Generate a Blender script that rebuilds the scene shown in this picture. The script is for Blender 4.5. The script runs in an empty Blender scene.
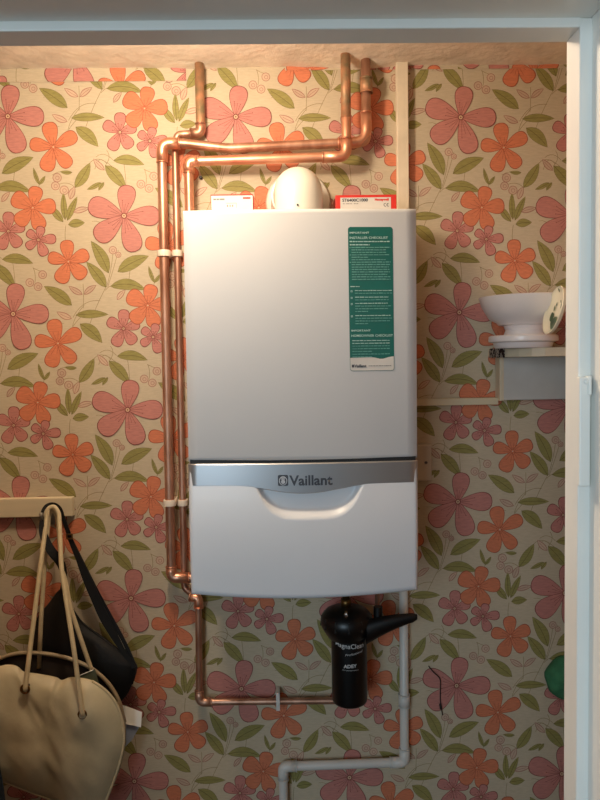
import bpy, bmesh, math, random
from mathutils import Vector, Matrix, noise
random.seed(4)
PI = math.pi
SC = bpy.context.scene
COL = SC.collection

# ------------------------------------------------------------------ camera
FPX = 700.0
EYE = Vector((0.0, -1.66, 1.69))
PITCH, ROLL, YAW = math.radians(3.11), math.radians(0.95), math.radians(1.15)
FW = Vector((math.sin(YAW) * math.cos(PITCH), math.cos(YAW) * math.cos(PITCH), -math.sin(PITCH)))
_r0 = Vector((math.cos(YAW), -math.sin(YAW), 0))
_u0 = _r0.cross(FW)
RT = math.cos(ROLL) * _r0 - math.sin(ROLL) * _u0
UP = math.sin(ROLL) * _r0 + math.cos(ROLL) * _u0
cam_d = bpy.data.cameras.new('camera')
cam_d.sensor_fit = 'VERTICAL'; cam_d.sensor_height = 36.0; cam_d.lens = FPX / 800 * 36.0
cam_d.clip_start = 0.02
cam = bpy.data.objects.new('camera', cam_d); COL.objects.link(cam)
m = Matrix.Identity(4)
for i in range(3):
    m[i][0] = RT[i]; m[i][1] = UP[i]; m[i][2] = -FW[i]; m[i][3] = EYE[i]
cam.matrix_world = m
SC.camera = cam


def P(px, py, Y):
    """where the sight line of a photo pixel meets the plane at depth Y"""
    d = FW + RT * ((px - 300) / FPX) - UP * ((py - 400) / FPX)
    return EYE + d * ((Y - EYE.y) / d.y)


# ------------------------------------------------------------------ materials
def lin(c):
    return tuple(((v / 255 / 12.92) if v / 255 <= 0.04045 else ((v / 255 + 0.055) / 1.055) ** 2.4) for v in c)


def mat(name, rgb, rough=0.6, metal=0.0, var=0.06, scale=12.0, bump=0.0, bscale=80.0, stretch=None, rgb2=None, coat=0.0, spec=0.5, mixpos=(0.35, 0.65), detail=3.0):
    M = bpy.data.materials.new(name); M.use_nodes = True
    nt = M.node_tree; b = nt.nodes['Principled BSDF']
    tc = nt.nodes.new('ShaderNodeTexCoord'); mp = nt.nodes.new('ShaderNodeMapping')
    nt.links.new(tc.outputs['Object'], mp.inputs['Vector'])
    if stretch: mp.inputs['Scale'].default_value = stretch
    nz = nt.nodes.new('ShaderNodeTexNoise'); nz.inputs['Scale'].default_value = scale; nz.inputs['Detail'].default_value = detail
    nt.links.new(mp.outputs['Vector'], nz.inputs['Vector'])
    cr = nt.nodes.new('ShaderNodeValToRGB')
    c = lin(rgb); c2 = lin(rgb2) if rgb2 else tuple(v * (1 - var * 2) for v in c)
    if not rgb2: c = tuple(min(1, v * (1 + var)) for v in c)
    cr.color_ramp.elements[0].color = (*c2, 1); cr.color_ramp.elements[1].color = (*c, 1)
    cr.color_ramp.elements[0].position, cr.color_ramp.elements[1].position = mixpos
    nt.links.new(nz.outputs['Fac'], cr.inputs['Fac']); nt.links.new(cr.outputs['Color'], b.inputs['Base Color'])
    b.inputs['Roughness'].default_value = rough; b.inputs['Metallic'].default_value = metal
    b.inputs['Coat Weight'].default_value = coat; b.inputs['Specular IOR Level'].default_value = spec
    if bump:
        n2 = nt.nodes.new('ShaderNodeTexNoise'); n2.inputs['Scale'].default_value = bscale; n2.inputs['Detail'].default_value = 4
        nt.links.new(mp.outputs['Vector'], n2.inputs['Vector'])
        bp = nt.nodes.new('ShaderNodeBump'); bp.inputs['Strength'].default_value = bump; bp.inputs['Distance'].default_value = 0.004
        nt.links.new(n2.outputs['Fac'], bp.inputs['Height']); nt.links.new(bp.outputs['Normal'], b.inputs['Normal'])
    return M


WEAVE = (1.0, 1.0, 6.0)
M = {}
M['paper'] = mat('wallpaper_cream', (196, 180, 153), 0.8, var=0.035, scale=60, stretch=WEAVE, bump=0.25, bscale=220)
M['pink'] = mat('print_pink', (192, 126, 115), 0.75, var=0.06, scale=60, stretch=WEAVE, bump=0.2, bscale=220)
M['pinkline'] = mat('print_dark_red', (130, 66, 58), 0.75)
M['orange'] = mat('print_orange', (208, 122, 86), 0.75, var=0.06, scale=60, stretch=WEAVE, bump=0.2, bscale=220)
M['orangeline'] = mat('print_rust', (160, 78, 52), 0.75)
M['leaf'] = mat('print_leaf_green', (146, 136, 76), 0.75, var=0.08, scale=60, stretch=WEAVE, bump=0.2, bscale=220)
M['leafline'] = mat('print_dark_green', (104, 92, 46), 0.75)
M['stem'] = mat('print_stem', (140, 120, 82), 0.8)
M['mauve'] = mat('print_mauve', (156, 104, 90), 0.75)
M['blush'] = mat('print_blush', (196, 168, 144), 0.75)
M['dot'] = mat('print_pale_dot', (206, 174, 140), 0.75)
PAPER = ['paper', 'pink', 'pinkline', 'orange', 'orangeline', 'leaf', 'leafline', 'stem', 'mauve', 'blush', 'dot']
M['plaster'] = mat('rough_plaster', (232, 218, 198), 0.9, var=0.06, scale=18, bump=0.5, bscale=70)
M['gloss'] = mat('gloss_white_paint', (247, 244, 236), 0.3, var=0.015, scale=9, bump=0.06, bscale=25)
M['boiler'] = mat('white_enamel', (194, 193, 193), 0.5, var=0.012, scale=5, coat=0.0)
M['flapwhite'] = mat('white_plastic', (222, 223, 226), 0.36, var=0.01, scale=5, coat=0.1)
M['silver'] = mat('silver_band', (168, 168, 170), 0.34, metal=0.75, var=0.02, scale=4)
M['gap'] = mat('black_gap', (14, 14, 15), 0.6)
M['logo'] = mat('dark_grey_ink', (64, 66, 74), 0.4)
M['logolight'] = mat('pale_grey_ink', (196, 198, 204), 0.4)
M['teal'] = mat('teal_label', (18, 96, 86), 0.42, var=0.03)
M['tealtext'] = mat('pale_label_print', (170, 202, 192), 0.5)
M['tealfine'] = mat('fine_label_print', (104, 160, 148), 0.5)
M['labelwhite'] = mat('label_white', (206, 200, 192), 0.45)
M['redink'] = mat('red_ink', (206, 44, 34), 0.5)
M['greyink'] = mat('grey_ink', (112, 108, 104), 0.5)
M['copper'] = mat('copper', (232, 176, 146), 0.36, metal=0.85, rgb2=(216, 148, 116), scale=22, stretch=(1, 1, 1), bump=0.03, bscale=50)
M['tarnish'] = mat('tarnished_copper', (216, 168, 142), 0.42, metal=0.8, rgb2=(166, 118, 94), scale=24, stretch=(1, 1, 0.4), bump=0.06, bscale=60)
M['oldcopper'] = mat('paint_stained_copper', (196, 140, 104), 0.55, metal=0.45, rgb2=(134, 118, 88), scale=30, bump=0.2, bscale=70)
M['flue'] = mat('flue_white', (214, 207, 194), 0.32, var=0.015)
M['clip'] = mat('clip_plastic', (236, 220, 200), 0.45, var=0.03)
M['pvc'] = mat('white_pvc', (214, 210, 202), 0.38, var=0.03)
M['trunk'] = mat('cream_trunking', (222, 206, 180), 0.5, var=0.04, scale=20)
M['timber'] = mat('cream_painted_wood', (212, 196, 164), 0.5, var=0.05, scale=8, stretch=(0.3, 1, 3), bump=0.08, bscale=30)
M['plate'] = mat('grey_plastic_plate', (196, 182, 162), 0.5, var=0.03)
M['shelf'] = mat('shelf_paint', (216, 200, 172), 0.5, var=0.05)
M['panel'] = mat('grey_white_panel', (198, 196, 190), 0.5, var=0.05, scale=10)
M['bowl'] = mat('white_ceramic', (242, 232, 228), 0.3, var=0.01, coat=0.3)
M['dishwhite'] = mat('cream_ceramic', (232, 222, 196), 0.25, var=0.02, coat=0.4)
M['leafprint'] = mat('ceramic_leaf', (58, 84, 40), 0.35, var=0.2, scale=60)
M['lace'] = mat('speckled_cloth', (210, 196, 180), 0.8, rgb2=(60, 40, 36), scale=140, mixpos=(0.45, 0.55))
M['black'] = mat('black_plastic', (8, 8, 9), 0.38, var=0.05)
M['whiteprint'] = mat('white_print', (206, 206, 204), 0.5)
M['chrome'] = mat('chrome', (220, 218, 214), 0.15, metal=1.0)
M['steel'] = mat('hook_metal', (150, 146, 136), 0.35, metal=0.9)
M['brass'] = mat('aged_brass', (122, 92, 52), 0.4, metal=0.9)
M['beige'] = mat('beige_faux_leather', (198, 184, 150), 0.5, var=0.05, scale=16, bump=0.12, bscale=90)
M['piping'] = mat('tan_piping', (168, 150, 120), 0.45, var=0.06)
M['cord'] = mat('cream_cord', (206, 188, 150), 0.5, var=0.05, scale=60)
M['lining'] = mat('dark_lining', (40, 30, 24), 0.85)
M['eyelet'] = mat('eyelet_brass', (128, 92, 54), 0.35, metal=0.8)
M['blackleather'] = mat('black_leather', (9, 8, 8), 0.62, var=0.15, scale=30, bump=0.2, bscale=160)
M['papersheet'] = mat('paper_white', (244, 241, 234), 0.7, var=0.02)
M['bluesheet'] = mat('pale_blue_paper', (176, 188, 208), 0.6, var=0.03)
M['slate'] = mat('slate_strap', (46, 58, 68), 0.6, var=0.1)
M['greencloth'] = mat('green_cloth', (60, 122, 82), 0.85, var=0.12, scale=30, bump=0.2, bscale=200)
M['floor'] = mat('brown_floor', (70, 56, 44), 0.6, var=0.15, scale=6, stretch=(1, 8, 1))
M['hallwall'] = mat('hall_wall_paint', (118, 110, 100), 0.85)
M['wire'] = mat('dark_wire', (38, 28, 22), 0.6)
M['sachet'] = mat('green_grey_card', (92, 100, 80), 0.5)

# ------------------------------------------------------------------ object helpers
WORLD = {}


def put(o, parent, loc):
    o.location = loc
    if parent is not None: o.parent = parent
    COL.objects.link(o)


def thing(name, label, cat, loc, group=None, roty=0.0):
    o = bpy.data.objects.new(name, None); o.empty_display_size = 0.02
    put(o, None, loc); o.rotation_euler = (0, roty, 0)
    o['label'] = label; o['category'] = cat
    if group: o['group'] = group
    WORLD[o] = Vector(loc)
    return o


def obj(name, bm, mats, parent=None, smooth=False, local=False, label=None, cat=None, group=None, kind=None, auto=None):
    """one mesh object; vertices are given in world space unless local"""
    if not isinstance(mats, (list, tuple)): mats = [mats]
    bmesh.ops.recalc_face_normals(bm, faces=bm.faces[:]) if auto is None else None
    if parent is not None:
        org = Vector((0, 0, 0)); base = WORLD.get(parent, Vector((0, 0, 0)))
        if not local: bmesh.ops.translate(bm, verts=bm.verts[:], vec=-base)
    elif kind == 'structure':
        org = Vector((0, 0, 0)); base = org
    else:
        xs = [v.co.x for v in bm.verts]; ys = [v.co.y for v in bm.verts]; zs = [v.co.z for v in bm.verts]
        org = Vector(((min(xs) + max(xs)) / 2, (min(ys) + max(ys)) / 2, min(zs))); base = org
        bmesh.ops.translate(bm, verts=bm.verts[:], vec=-org)
    me = bpy.data.meshes.new(name)
    if smooth:
        for f in bm.faces: f.smooth = True
    bm.to_mesh(me); bm.free()
    for x in mats: me.materials.append(M[x])
    o = bpy.data.objects.new(name, me)
    put(o, parent, org)
    WORLD[o] = base if parent is not None else org
    if smooth == 'auto':
        md = o.modifiers.new('smooth_edges', 'EDGE_SPLIT'); md.split_angle = math.radians(38)
    if label: o['label'] = label
    if cat: o['category'] = cat
    if group: o['group'] = group
    if kind: o['kind'] = kind
    return o


def box(bm, x0, x1, y0, y1, z0, z1, bev=0.0, seg=2, mi=0):
    r = bmesh.ops.create_cube(bm, size=1.0)
    vs = r['verts']
    for v in vs:
        v.co = Vector((x0 + (v.co.x + .5) * (x1 - x0), y0 + (v.co.y + .5) * (y1 - y0), z0 + (v.co.z + .5) * (z1 - z0)))
    fs = set(f for v in vs for f in v.link_faces)
    for f in fs: f.material_index = mi
    if bev:
        es = list(set(e for v in vs for e in v.link_edges))
        bmesh.ops.bevel(bm, geom=es, offset=bev, segments=seg, profile=0.5, affect='EDGES')
    return vs


def fillet(pts, rad, n=6):
    pts = [Vector(p) for p in pts]
    out = [pts[0]]
    for i in range(1, len(pts) - 1):
        a, b, c = pts[i - 1], pts[i], pts[i + 1]
        u, w = (a - b), (c - b)
        r = min(rad, u.length * 0.48, w.length * 0.48)
        p0, p1 = b + u.normalized() * r, b + w.normalized() * r
        for k in range(n + 1):
            t = k / n
            out.append(p0 * (1 - t) ** 2 + b * 2 * t * (1 - t) + p1 * t * t)
    out.append(pts[-1])
    return out


def tube(bm, pts, r, n=16, mi=0, cap=True, flat=None):
    """sweep a circle (or an ellipse: flat=(ratio, normal)) along points; r is a number or a list"""
    pts = [Vector(p) for p in pts]
    q = [pts[0]]
    rl = r if isinstance(r, (list, tuple)) else [r] * len(pts)
    rr = [rl[0]]
    for p, a in zip(pts[1:], rl[1:]):
        if (p - q[-1]).length > 1e-6: q.append(p); rr.append(a)
    pts = q
    tang = []
    for i in range(len(pts)):
        t = (pts[min(i + 1, len(pts) - 1)] - pts[max(i - 1, 0)]).normalized(); tang.append(t)
    ref = Vector((0, 1, 0)) if abs(tang[0].y) < 0.9 else Vector((0, 0, 1))
    nrm = (ref - tang[0] * ref.dot(tang[0])).normalized()
    rings = []
    for i, p in enumerate(pts):
        if i: nrm = (nrm - tang[i] * nrm.dot(tang[i])).normalized()
        bi = tang[i].cross(nrm)
        ring = []
        for k in range(n):
            a = 2 * PI * k / n
            fa = flat if flat else 1.0
            ring.append(bm.verts.new(p + nrm * (math.cos(a) * rr[i] * fa) + bi * (math.sin(a) * rr[i])))
        rings.append(ring)
    for i in range(len(rings) - 1):
        for k in range(n):
            f = bm.faces.new((rings[i][k], rings[i][(k + 1) % n], rings[i + 1][(k + 1) % n], rings[i + 1][k])); f.material_index = mi; f.smooth = True
    if cap:
        for rg in (rings[0], rings[-1][::-1]):
            f = bm.faces.new(rg); f.material_index = mi
    return rings


def lathe(bm, prof, org, axis=(0, 0, 1), n=40, mi=0, a0=0, a1=2 * PI):
    """prof: (radius, height) list"""
    axis = Vector(axis).normalized(); org = Vector(org)
    rot = Vector((0, 0, 1)).rotation_difference(axis).to_matrix()
    rings = []
    for (r, h) in prof:
        if r < 1e-6:
            rings.append([bm.verts.new(org + rot @ Vector((0, 0, h)))])
        else:
            rings.append([bm.verts.new(org + rot @ Vector((r * math.cos(2 * PI * k / n), r * math.sin(2 * PI * k / n), h))) for k in range(n)])
    for i in range(len(rings) - 1):
        A, B = rings[i], rings[i + 1]
        for k in range(n):
            k2 = (k + 1) % n
            if len(A) == 1 and len(B) == 1: continue
            if len(A) == 1: f = bm.faces.new((A[0], B[k2], B[k]))
            elif len(B) == 1: f = bm.faces.new((A[k], A[k2], B[0]))
            else: f = bm.faces.new((A[k], A[k2], B[k2], B[k]))
            f.material_index = mi; f.smooth = True
    return rings


def text_bm(s, size, bold=0.0, xs=1.0, shear=0.0, align='LEFT', depth=0.0):
    c = bpy.data.curves.new('t', 'FONT'); c.body = s; c.size = size; c.offset = bold; c.shear = shear; c.align_x = align
    c.resolution_u = 3; c.extrude = depth
    o = bpy.data.objects.new('t', c); COL.objects.link(o)
    dg = bpy.context.evaluated_depsgraph_get()
    me = bpy.data.meshes.new_from_object(o.evaluated_get(dg))
    bm = bmesh.new(); bm.from_mesh(me)
    bpy.data.objects.remove(o); bpy.data.meshes.remove(me); bpy.data.curves.remove(c)
    for v in bm.verts: v.co.x *= xs
    for f in bm.faces: f.material_index = 0
    return bm


def merge(dst, src, mi=0, fn=None):
    """copy src into dst, mapping each vertex through fn"""
    vm = {}
    for v in src.verts: vm[v] = dst.verts.new(fn(v.co) if fn else v.co)
    for f in src.faces:
        try:
            g = dst.faces.new([vm[v] for v in f.verts]); g.material_index = mi if mi is not None else f.material_index; g.smooth = f.smooth
        except ValueError: pass
    src.free()


# ------------------------------------------------------------------ the wallpaper print
LAY = 0.000012
MI = {k: i for i, k in enumerate(PAPER)}


def poly(bm, pts, lay, mi):
    f = bm.faces.new([bm.verts.new((x, y, lay * LAY)) for x, y in pts]); f.material_index = MI[mi]


def petal_pts(cx, cy, ang, L, W, grow=0.0, n=11, u0=0.03):
    L2 = L + grow; out_l, out_r = [], []
    ca, sa = math.cos(ang), math.sin(ang)
    pk = max((u ** 0.8) * (1 - u ** 3.2) ** 0.5 for u in [i / 60 for i in range(1, 60)])
    for i in range(n + 1):
        u = u0 + (1 - u0) * (1 - (1 - i / n) ** 1.6)
        w = (u ** 0.8) * max(0, (1 - u ** 3.2)) ** 0.5 / pk * (W / 2) + (grow if i < n else 0)
        s = u * L2
        out_l.append((cx + ca * s - sa * w, cy + sa * s + ca * w))
        if i < n: out_r.append((cx + ca * s + sa * w, cy + sa * s - ca * w))
    return out_r + out_l[::-1]


def line(bm, pts, w, lay, mi):
    n = len(pts); L, R = [], []
    for i, (x, y) in enumerate(pts):
        x0, y0 = pts[max(0, i - 1)]; x1, y1 = pts[min(n - 1, i + 1)]
        d = math.hypot(x1 - x0, y1 - y0) or 1; nx, ny = -(y1 - y0) / d * w / 2, (x1 - x0) / d * w / 2
        L.append((x + nx, y + ny)); R.append((x - nx, y - ny))
    for i in range(n - 1): poly(bm, [R[i], R[i + 1], L[i + 1], L[i]], lay, mi)


def curve(p0, p1, p2, n=8):
    return [((1 - t) ** 2 * p0[0] + 2 * t * (1 - t) * p1[0] + t * t * p2[0], (1 - t) ** 2 * p0[1] + 2 * t * (1 - t) * p1[1] + t * t * p2[1]) for t in [i / n for i in range(n + 1)]]


def disc(bm, x, y, r, lay, mi, n=14):
    poly(bm, [(x + r * math.cos(2 * PI * k / n), y + r * math.sin(2 * PI * k / n)) for k in range(n)], lay, mi)


def flower(bm, cx, cy, petals, fill, edge, lay, kind, rnd):
    for i, (deg, L, W) in enumerate(petals):
        a = math.radians(deg)
        poly(bm, petal_pts(cx, cy, a, L, W, 2.3), lay + i * 2, edge)
        poly(bm, petal_pts(cx, cy, a, L, W, 0.0), lay + i * 2 + 1, fill)
    l2 = lay + 11
    for (deg, L, W) in petals:
        for k in (-1, 0, 1) if kind == 'pink' else (-1, 1):
            a = math.radians(deg + k * 13); r1 = L * (0.42 if k == 0 else 0.5) * rnd.uniform(.8, 1.1)
            line(bm, curve((cx + 6 * math.cos(a), cy + 6 * math.sin(a)), (cx + r1 * .5 * math.cos(a + .05), cy + r1 * .5 * math.sin(a + .05)), (cx + r1 * math.cos(a), cy + r1 * math.sin(a)), 3), 1.2, l2, edge)
            if kind == 'pink' and k: disc(bm, cx + r1 * math.cos(a), cy + r1 * math.sin(a), 1.9, l2 + 1, edge, 6)
    s = petals[0][1] / 100
    if kind == 'pink':
        disc(bm, cx, cy, 10 * max(.7, s), l2 + 2, 'pinkline'); disc(bm, cx, cy, 6.5 * max(.7, s), l2 + 3, 'dot')
        disc(bm, cx, cy, 2.6 * max(.7, s), l2 + 4, 'pinkline', 8)
    else:
        for k in range(9):
            a = k * 0.7; r = 6 + 9 * ((k * 37) % 10) / 10
            disc(bm, cx + r * math.cos(a), cy + r * math.sin(a), 1.8, l2 + 2, 'orangeline', 6)


def leafshape(bx, by, tx, ty, w, bend, grow=0.0, n=9):
    dx, dy = tx - bx, ty - by; L = math.hypot(dx, dy); ux, uy = dx / L, dy / L; nx, ny = -uy, ux
    A, B = [], []
    for i in range(n + 1):
        t = i / n; h = w / 2 * (math.sin(PI * t ** 0.85)) ** 0.85 if 0 < t < 1 else 0
        h += grow if 0 < t < 1 else 0
        off = bend * 4 * t * (1 - t)
        ext = (-grow * 1.5 if i == 0 else grow * 1.5 if i == n else 0)
        x, y = bx + dx * t + nx * off + ux * ext, by + dy * t + ny * off + uy * ext
        A.append((x + nx * h, y + ny * h)); B.append((x - nx * h, y - ny * h))
    mid = [((a[0] + b[0]) / 2, (a[1] + b[1]) / 2) for a, b in zip(A, B)]
    return B + A[1:-1][::-1], mid


def leaf(bm, bx, by, tx, ty, w, bend=0.0, lay=6, style='leaf'):
    if style == 'leaf':
        p, mid = leafshape(bx, by, tx, ty, w, bend, 1.0); poly(bm, p, lay, 'leafline')
        p, mid = leafshape(bx, by, tx, ty, w, bend, 0.0); poly(bm, p, lay + 1, 'leaf')
        line(bm, mid[:-1], 1.7, lay + 2, 'leafline')
    else:
        p, mid = leafshape(bx, by, tx, ty, w, bend, 1.2); poly(bm, p, lay, 'mauve')
        p, mid = leafshape(bx, by, tx, ty, w - 2, bend, -0.6); poly(bm, p, lay + 1, 'blush')
        line(bm, mid[:-2], 1.4, lay + 2, 'mauve')


def berry(bm, x, y, r, lay=6):
    disc(bm, x, y, r, lay, 'mauve'); disc(bm, x, y, r - 2.2, lay + 1, 'blush'); disc(bm, x + 1, y - 1, r * .45, lay + 2, 'mauve', 10); disc(bm, x + 1, y - 1, r * .45 - 1.6, lay + 3, 'blush', 10)


def motif(bm, seed):
    """one repeat of the print, in print units (y up), centred on the large pink flower"""
    r = random.Random(seed)
    s = lambda pts, w=1.7: line(bm, pts, w, 3, 'stem')
    # stems
    s(curve((-24, -126), (-40, -190), (-66, -262))); s(curve((-72, -262), (-110, -330), (-135, -400))); s(curve((-55, -258), (-64, -262), (-76, -275)))
    s(curve((-44, -136), (-50, -200), (-70, -262))); s(curve((-197, -375), (-160, -305), (-95, -313), 10)); s(curve((-197, -408), (-190, -395), (-165, -370)))
    s(curve((-200, -410), (-192, -370), (-155, -330))); s(curve((-157, -250), (-155, -290), (-158, -340)))
    s(curve((-66, 184), (-40, 215), (-60, 240), 6)); s(curve((-122, 194), (-90, 230), (-30, 170), 8)); s(curve((-60, 190), (-90, 230), (-105, 170), 8))
    s(curve((-38, 205), (-70, 240), (-100, 215), 6)); s(curve((-216, -35), (-222, -70), (-218, -100))); s(curve((10, 95), (8, 160), (2, 195)))
    s(curve((-179, 104), (-205, 130), (-240, 115), 6)); s(curve((-340, -190), (-330, -215), (-335, -245), 6)); s(curve((-306, -205), (-325, -200), (-342, -190), 6))
    s(curve((108, -246), (104, -262), (100, -280))); s(curve((30, -145), (18, -190), (14, -235)))
    for (x0, y0, x1, y1) in ((-132, 10, -112, 14), (-262, 150, -226, 162), (130, 70, 170, 66), (-120, -20, -90, -24), (150, -40, 186, -36), (-300, 60, -270, 52)):
        s([(x0, y0), ((x0 + x1) / 2, (y0 + y1) / 2 + 3), (x1, y1)], 1.3)
    # leaves
    leaf(bm, -35, 202, 77, 187, 36, 10)
    leaf(bm, -66, 184, 9, 99, 42, 3)
    leaf(bm, 217, 32, 117, 102, 44, -4)
    leaf(bm, 232, -5, 352, -3, 30, 3)
    leaf(bm, 247, -38, 327, -108, 44, 6)
    leaf(bm, -62, -210, -124, -93, 44, -6)
    leaf(bm, -72, -263, -142, -170, 40, -3)
    leaf(bm, -27, -206, 88, -148, 46, 6)
    leaf(bm, -55, -260, 75, -273, 40, 14)
    leaf(bm, -179, 104, -122, 194, 38, -4)
    for (tx, ty, w) in ((-222, 85, 22), (-172, 70, 24), (-272, 40, 26), (-147, -25, 30)):
        leaf(bm, -217 + (tx + 217) * .16, -33 + (ty + 33) * .16, tx, ty, w, 2)
    leaf(bm, 108, -246, 88, -186, 13, 2); leaf(bm, 108, -246, 130, -216, 12, -1)
    leaf(bm, -84, 122, -134, 97, 16, 2); leaf(bm, -72, 122, -92, 94, 14, -2); leaf(bm, -189, 159, -232, 162, 13, 2)
    # outlined leaves
    for a in ((257, 72, 209, 102, 20), (265, 72, 309, 105, 20), (215, -18, 162, 7, 22), (387, 52, 417, 87, 18), (-198, 62, -180, 106, 22), (-186, 14, -128, 28, 20), (-70, 168, -108, 208, 20)):
        leaf(bm, *a, 2, 8, 'open')
    for a in ((-244, 140, 17), (-251, 110, 16), (-219, 94, 17), (-306, -216, 16), (-354, -245, 16), (-324, -260, 16), (-44, -126, 15), (-24, -143, 11)):
        berry(bm, *a)
    # flowers
    flower(bm, -428, -56, [(88, 70, 40), (152, 66, 40), (242, 72, 42), (306, 68, 42), (18, 62, 36)], 'pink', 'pinkline', 16, 'pink', r)
    flower(bm, -336, 30, [(78, 78, 50), (150, 84, 62), (225, 84, 54), (290, 84, 52), (5, 84, 54)], 'orange', 'orangeline', 34, 'orange', r)
    flower(bm, -318, -88, [(76, 50, 30), (142, 50, 30), (212, 52, 30), (292, 62, 36), (4, 64, 34)], 'pink', 'pinkline', 52, 'pink', r)
    flower(bm, 163, -110, [(100, 90, 54), (172, 86, 48), (250, 92, 54), (310, 92, 48), (28, 96, 50)], 'orange', 'orangeline', 16, 'orange', r)
    flower(bm, -209, -168, [(94, 78, 48), (166, 76, 44), (246, 84, 54), (316, 82, 52), (22, 80, 48)], 'orange', 'orangeline', 70, 'orange', r)
    flower(bm, 0, 0, [(82, 112, 64), (161, 136, 74), (219, 134, 74), (287, 136, 70), (0, 131, 70)], 'pink', 'pinkline', 90, 'pink', r)


MU = 0.524 / 836.0
RELEASE = [0]


def wallpaper(x0, x1, z0, z1, origin, rot, seed=0, half=0.0):
    """paper sheet with its print, in sheet coordinates (x across, y up), clipped to the sheet"""
    out = bmesh.new()
    vs = [out.verts.new((x, z, 0)) for x, z in ((x0, z0), (x1, z0), (x1, z1), (x0, z1))]
    out.faces.new(vs)
    src = bmesh.new(); ca, sa = math.cos(rot), math.sin(rot)
    A, B = 0.5242, 0.45287
    for j in range(-9, 12):
        for i in range(-6, 9):
            gx, gy = i + (j % 2) * .5, j * .5
            ox, oy = gx * A, -gy * B
            X, Z = origin[0] + ox * ca - oy * sa, origin[1] + ox * sa + oy * ca
            if not (x0 - .4 < X < x1 + .4 and z0 - .3 < Z < z1 + .3): continue
            bm = bmesh.new(); motif(bm, i * 31 + j)
            merge(src, bm, None, lambda c: Vector((X + MU * (c.x * ca - c.y * sa), Z + MU * (c.x * sa + c.y * ca), c.z)))
    for co, no in (((x0, 0, 0), (-1, 0, 0)), ((x1, 0, 0), (1, 0, 0)), ((0, z0, 0), (0, -1, 0)), ((0, z1, 0), (0, 1, 0))):
        bmesh.ops.bisect_plane(src, geom=src.verts[:] + src.edges[:] + src.faces[:], plane_co=co, plane_no=no, clear_outer=True)
    merge(out, src, None)
    return out


# ------------------------------------------------------------------ the room
CEIL = P(300, 66, 0).z
WL, WR, YF, YH = -1.20, 0.72, -1.0, -1.11
p0 = P(235.9, 116.5, 0)
p1 = P(458.7, 501, 0)
# the print hangs slightly out of plumb
o = P(8, 116.5, 0)
PROT = math.atan2((P(461.5, 117.5, 0) - o).z, (P(461.5, 117.5, 0) - o).x)
ORG = (o.x, o.z)
back = bmesh.new()
wp = wallpaper(WL, WR, 0, CEIL, ORG, PROT)
merge(back, wp, None, lambda c: Vector((c.x, -c.z, c.y)))
# cut strip pasted along the top with the print out of step
zc = P(60, 82, 0).z
st = wallpaper(WL, P(186, 70, 0).x, zc, CEIL, (ORG[0] + .16, ORG[1] + .132), PROT + .01)
merge(back, st, None, lambda c: Vector((c.x, -c.z - 0.0016, c.y)))
zc = P(500, 69, 0).z
st = wallpaper(P(285, 70, 0).x, WR, zc, CEIL, (ORG[0] + .33, ORG[1] - .05), PROT - .01)
merge(back, st, None, lambda c: Vector((c.x, -c.z - 0.0016, c.y)))
# wall body behind the paper
box(back, WL - .08, WR + .08, 0.0005, 0.1, 0, CEIL + .05)
obj('wall_back', back, PAPER, kind='structure', auto=False)
for nm, X, sg in (('wall_left', WL, 1), ('wall_right', WR, -1)):
    b = bmesh.new()
    w = wallpaper(-1.0, 0, 0, CEIL, (-.35, 1.3), 0)
    merge(b, w, None, lambda c: Vector((X + sg * c.z, c.x, c.y)))
    box(b, min(X, X - sg * .08), max(X, X - sg * .08) - (0.0005 if sg > 0 else 0), -1.0, 0, 0, CEIL + .05)
    if sg < 0:
        for v in b.verts:
            if abs(v.co.x - X) < 1e-7 and len(v.link_faces) == 3: v.co.x += .0005
    obj(nm, b, PAPER, kind='structure', auto=False)

# ceiling: lumpy plaster, thick where it meets the wall
b = bmesh.new()
NX, NY = 260, 60
g = []
for j in range(NY + 1):
    t = j / NY; y = -(t ** 1.8) * 1.0
    row = []
    for i in range(NX + 1):
        x = WL + (WR - WL) * i / NX
        n1 = noise.noise(Vector((x * 26, y * 26, 0))); n2 = noise.noise(Vector((x * 80, y * 80, 3.1))); n3 = noise.noise(Vector((x * 6, y * 6, 7)))
        near = math.exp(y / 0.05)
        patch = sum(math.exp(-((x - cx) ** 2) / .0022) for cx in (-.19, .14, .185, .215))
        row.append(b.verts.new((x, y, CEIL + .002 + n3 * .0015 + n1 * (.0006 + .0014 * near) + n2 * (.0003 + .0010 * min(1, patch)) - .004 * near - patch * near * .0035)))
    g.append(row)
for j in range(NY):
    for i in range(NX): b.faces.new((g[j][i], g[j][i + 1], g[j + 1][i + 1], g[j + 1][i]))
for f in b.faces: f.smooth = True
box(b, WL, WR, -1.0, 0, CEIL + .02, CEIL + .08)
obj('ceiling', b, 'plaster', kind='structure')
b = bmesh.new(); box(b, -1.6, 1.4, -3.2, 0, -.05, 0)
obj('floor', b, 'floor', kind='structure')

# front wall with the doorway
jx = P(565, 400, YF).x                       # inner face of the door stop
jx2 = P(590, 400, -1.03).x                   # face of the lining behind the stop
hz = P(300, 44.5, YF).z
hz2 = P(300, 19.5, -1.03).z
LX = jx - 0.80
b = bmesh.new()
box(b, jx2 + .03, 1.4, YH, YF, 0, 2.5); box(b, -1.6, LX - .041, YH, YF, 0, 2.5); box(b, LX - .041, jx2 + .03, YH, YF, hz2 + .03, 2.5)
obj('wall_front', b, 'hallwall', kind='structure')
b = bmesh.new()
box(b, jx2, jx2 + .03, YH - .004, YF, 0, hz2 + .03, .001); box(b, LX - .041, LX - .011, YH - .004, YF, 0, hz2 + .03, .001)
box(b, LX - .011, jx2, YH - .004, YF, hz2, hz2 + .03, .001)
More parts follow.
